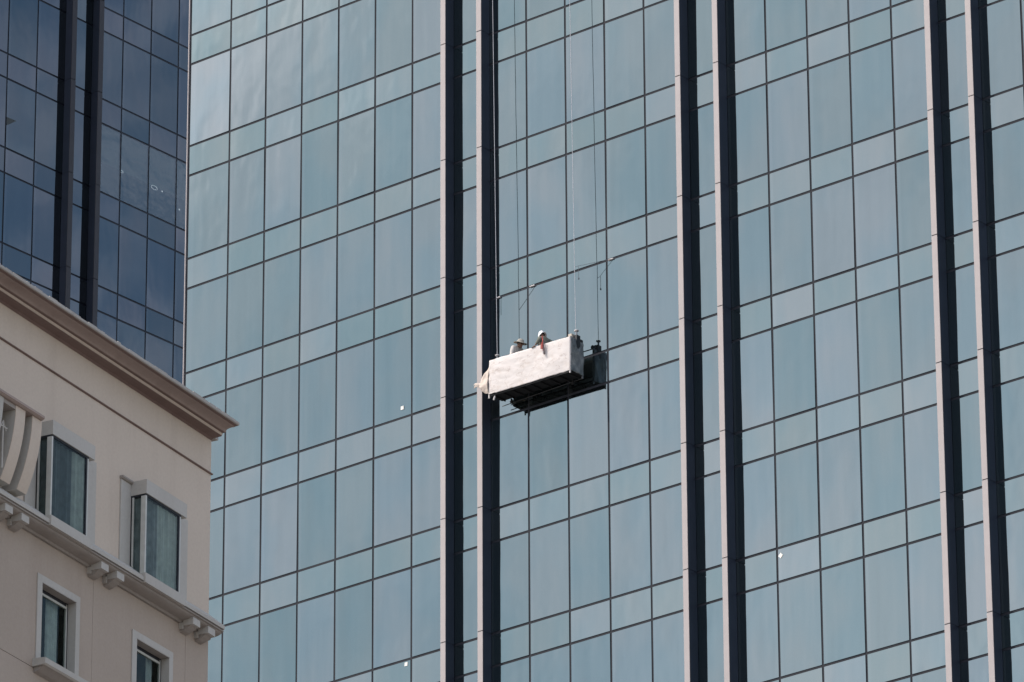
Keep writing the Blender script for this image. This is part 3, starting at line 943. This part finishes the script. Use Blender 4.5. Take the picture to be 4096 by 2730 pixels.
def person(u, w, zf, face, label, lean, kind, ho=(0.16, 0, 0.68), el=(0.10, 0.23, 0.22), wr=(0.30, 0.17, 0.14)):
    """local frame: +x is where the person faces, z up from the floor"""
    P = empty('person', mw(u, w, zf), AL + face, label, 'person')
    hip = Vector((0, 0, 0.90))
    L = Matrix.Rotation(lean, 3, 'Y')
    def up(x, y, z):       # upper body point bent about the hips
        return tuple(hip + L @ Vector((x, y, z)))
    J_ = {'pelvis': (tuple(hip), 0.12), 'spine': (up(0, 0, 0.22), 0.115), 'chest': (up(0, 0, 0.42), (0.14, 0.12)), 'neck0': (up(0, 0, 0.53), 0.075),
          'neck': (up(0.06, 0, 0.575), 0.05), 'head': (up(ho[0] - 0.03, 0, ho[2] - 0.08), 0.055)}
    E_ = [('pelvis', 'spine'), ('spine', 'chest'), ('chest', 'neck0'), ('neck0', 'neck'), ('neck', 'head')]
    for s, nm in ((1, 'l'), (-1, 'r')):
        J_['sh' + nm] = (up(0, s * 0.17, 0.47), 0.062)
        J_['el' + nm] = (up(el[0], s * el[1], el[2]), 0.042)
        J_['wr' + nm] = (up(wr[0], s * wr[1], wr[2]), 0.028)
        J_['hip' + nm] = ((0, s * 0.10, 0.84), 0.095)
        J_['kn' + nm] = ((0.05, s * 0.11, 0.47), 0.062)
        J_['an' + nm] = ((-0.02, s * 0.11, 0.09), 0.042)
        J_['toe' + nm] = ((0.15, s * 0.12, 0.04), 0.036)
        E_ += [('chest', 'sh' + nm), ('sh' + nm, 'el' + nm), ('el' + nm, 'wr' + nm), ('pelvis', 'hip' + nm), ('hip' + nm, 'kn' + nm), ('kn' + nm, 'an' + nm), ('an' + nm, 'toe' + nm)]
    skin_mesh('body', (J_, E_), M['skin'], P)
    # clothing follows the body
    shirt = M['shirt_w'] if kind == 'hat' else M['shirt_g']
    Js = {k: (J_[k][0], J_[k][1]) for k in ('pelvis', 'spine', 'chest', 'neck0', 'shl', 'shr', 'ell', 'elr', 'wrl', 'wrr')}
    def grow(r, a): return (r[0] + a, r[1] + a) if isinstance(r, tuple) else r + a
    Js = {k: (p, grow(r, 0.022)) for k, (p, r) in Js.items()}
    for nm in 'lr':
        a, b = Vector(J_['el' + nm][0]), Vector(J_['wr' + nm][0])
        Js['wr' + nm] = (tuple(a + (b - a) * 0.85), 0.042)
    Js['neck0'] = (Js['neck0'][0], 0.082)
    skin_mesh('shirt', (Js, [('pelvis', 'spine'), ('spine', 'chest'), ('chest', 'neck0'), ('chest', 'shl'), ('chest', 'shr'), ('shl', 'ell'), ('shr', 'elr'), ('ell', 'wrl'), ('elr', 'wrr')]), shirt, P)
    Jt = {k: (J_[k][0], grow(J_[k][1], 0.02)) for k in ('pelvis', 'hipl', 'hipr', 'knl', 'knr', 'anl', 'anr')}
    skin_mesh('trousers', (Jt, [('pelvis', 'hipl'), ('pelvis', 'hipr'), ('hipl', 'knl'), ('hipr', 'knr'), ('knl', 'anl'), ('knr', 'anr')]), M['trouser'], P)
    # head with a face, hands with fingers
    hc = Vector(up(*ho))
    hd = MB()
    hd.ellipsoid(hc, (0.092, 0.075, 0.115), 18, 14, L)
    hd.ellipsoid(hc + L @ Vector((0.095, 0, -0.015)), (0.018, 0.013, 0.028), 8, 6, L)
    hd.ellipsoid(hc + L @ Vector((0.060, 0, -0.085)), (0.035, 0.038, 0.025), 10, 6, L)
    for s in (1, -1):
        hd.ellipsoid(hc + L @ Vector((0, s * 0.078, -0.01)), (0.018, 0.01, 0.030), 8, 6, L)
    H_ = hd.build('head', M['skin'], P, smooth=True)
    ey = MB()
    for s in (1, -1):
        ey.ellipsoid(hc + L @ Vector((0.084, s * 0.030, 0.012)), (0.010, 0.013, 0.007), 8, 6, L)
    ey.build('eyes', M['hair'], H_, smooth=True)
    MB().ellipsoid(hc + L @ Vector((0.088, 0, -0.058)), (0.008, 0.022, 0.005), 8, 6, L).build('mouth', M['red'], H_, smooth=True)
    MB().ellipsoid(hc + L @ Vector((-0.014, 0, 0.018)), (0.096, 0.082, 0.110), 18, 10, L, 0, 0.62).build('hair', M['hair'], H_, smooth=True)
    for s, nm in ((1, 'l'), (-1, 'r')):
        wv = Vector(J_['wr' + nm][0])
        Jh = {'w': (tuple(wv), 0.026), 'p': (tuple(wv + Vector((0.05, 0, -0.02))), (0.036, 0.02))}
        Eh = [('w', 'p')]
        for fi, (dy, ln) in enumerate(((0.030, 0.07), (0.010, 0.08), (-0.010, 0.075), (-0.030, 0.058))):
            b = wv + Vector((0.085, dy, -0.03))
            Jh['a%d' % fi] = (tuple(b), 0.010)
            Jh['b%d' % fi] = (tuple(b + Vector((ln * 0.5, 0, -0.012))), 0.009)
            Jh['c%d' % fi] = (tuple(b + Vector((ln * 0.8, 0, -ln * 0.45))), 0.008)
            Eh += [('p', 'a%d' % fi), ('a%d' % fi, 'b%d' % fi), ('b%d' % fi, 'c%d' % fi)]
        Jh['t'] = (tuple(wv + Vector((0.045, -s * 0.045, -0.03))), 0.011)
        Jh['t2'] = (tuple(wv + Vector((0.075, -s * 0.055, -0.05))), 0.009)
        Eh += [('p', 't'), ('t', 't2')]
        skin_mesh('hand', (Jh, Eh), M['skin'], P, 1)
    sh = MB()
    for nm in 'lr':
        a = Vector(J_['an' + nm][0])
        sh.ellipsoid(a + Vector((0.07, 0, -0.035)), (0.14, 0.052, 0.055), 12, 8)
    sh.build('shoes', M['hair'], P, smooth=True)
    return P, hc, L, up

P1, hc, L1, up1 = person(0.53, 0.58, 78.79, R(-6), 'worker in a pale shirt and wide brimmed sun hat, at the left in the gondola', R(20), 'hat', (0.09, 0, 0.635))
P1.scale = (1.07, 1.07, 1.07)
# hat: crown + brim, tipped forward
ht = MB()
Lh = L1 @ Matrix.Rotation(R(-4), 3, 'Y')
pc = hc + Lh @ Vector((-0.005, 0, 0.045))
prof = [(0.0, 0.120), (0.045, 0.116), (0.080, 0.098), (0.097, 0.060), (0.106, 0.018), (0.112, 0.006), (0.150, -0.002), (0.185, -0.008), (0.200, -0.014)]
rows = []
for r, z in prof:
    rows.append([pc + Lh @ Vector((r * 1.06 * math.cos(2 * math.pi * k / 28), r * math.sin(2 * math.pi * k / 28), z + (0.008 * math.sin(3 * 2 * math.pi * k / 28) if r > 0.15 else 0))) for k in range(29)])
ht.grid(rows)
hto = ht.build('sun_hat', M['hat'], P1, smooth=True)
hto.modifiers.new('thick', 'SOLIDIFY').thickness = 0.006
hs = MB()
hs.tube(pc + Lh @ Vector((0.02, 0.085, 0)), pc + Lh @ Vector((0.10, 0.0, -0.20)), 0.004, 5)
hs.tube(pc + Lh @ Vector((0.02, -0.085, 0)), pc + Lh @ Vector((0.10, 0.0, -0.20)), 0.004, 5)
hs.build('hat_cord', M['hair'], hto)

P2, hc2, L2, up2 = person(1.92, 0.60, 78.81, R(168), 'worker bent forward in an olive shirt with a white cloth over the head', R(14), 'hood', (0.07, 0, 0.68), (-0.10, 0.27, 0.34), (0.05, 0.34, 0.20))
P2.scale = (1.08, 1.08, 1.07)
# white cloth draped over the head, hanging down the back of the neck
cl = MB()
rows = []
for i in range(13):
    t = i / 12
    row = []
    for k in range(25):
        a = 2 * math.pi * k / 24
        back = max(0, math.cos(a))
        if t < 0.5:
            ph = t / 0.5 * math.pi * 0.52
            p = Vector((0.108 * math.sin(ph) * math.cos(a) - 0.012, 0.095 * math.sin(ph) * math.sin(a), 0.122 * math.cos(ph) + 0.015))
        else:
            s = (t - 0.5) / 0.5
            r = 1 + 0.45 * s
            front = max(0, -math.cos(a))
            p = Vector((0.108 * r * math.cos(a) - 0.012 + 0.05 * s * back, 0.095 * r * math.sin(a), 0.010 - s * (0.26 * back + 0.12 * (1 - front))))
        p += Vector((0, 0, 0)) + 0.012 * Vector((nz3(p.x, p.y, p.z, 14), nz3(p.y, p.x, p.z, 14), 0))
        row.append(hc2 + L2 @ p)
    rows.append(row)
cl.grid(rows)
co = cl.build('head_cloth', M['hood'], P2, smooth=True)
co.modifiers.new('thick', 'SOLIDIFY').thickness = 0.006
# red harness strap and gear hanging over the tarpaulin edge
def lw(par, u, w, z):
    return par.matrix_world.inverted() @ mw(u, w, z)
ref = empty('safety_lanyard', mw(2.06, 0.97, 79.95), AL, 'red safety lanyard with red and grey gear hanging over the tarpaulin edge', 'lanyard')
def rl(u, w, z):
    return ((u - 2.06), -(w - 0.97), z - 79.95)
m = MB()
m.tube(rl(1.93, 0.82, 80.26), rl(2.02, 0.90, 80.08), 0.020, 6)
m.tube(rl(2.02, 0.90, 80.08), rl(2.09, 0.99, 79.96), 0.020, 6)
m.tube(rl(2.09, 0.99, 79.96), rl(2.11, 1.0, 79.66), 0.018, 6)
m.build('strap', M['red'], ref)
m = MB()
m.tube(rl(2.05, 1.0, 79.96), rl(2.06, 1.01, 79.88), 0.014, 6)
m.box(-0.03, 0.05, -0.06, -0.025, -0.22, -0.06)
m.build('red_pouch', M['red'], ref)
m = MB()
m.tube(rl(2.15, 1.0, 79.97), rl(2.15, 1.01, 79.75), 0.015, 6)
m.tube(rl(2.15, 1.01, 79.75), rl(2.16, 1.0, 79.52), 0.024, 7)
m.build('rope_grab', M['dark_gear'], ref)
MB().tube(rl(2.09, 1.0, 79.66), rl(2.12, 1.01, 79.56), 0.018, 7).build('carabiner', M['steel_pale'], ref)
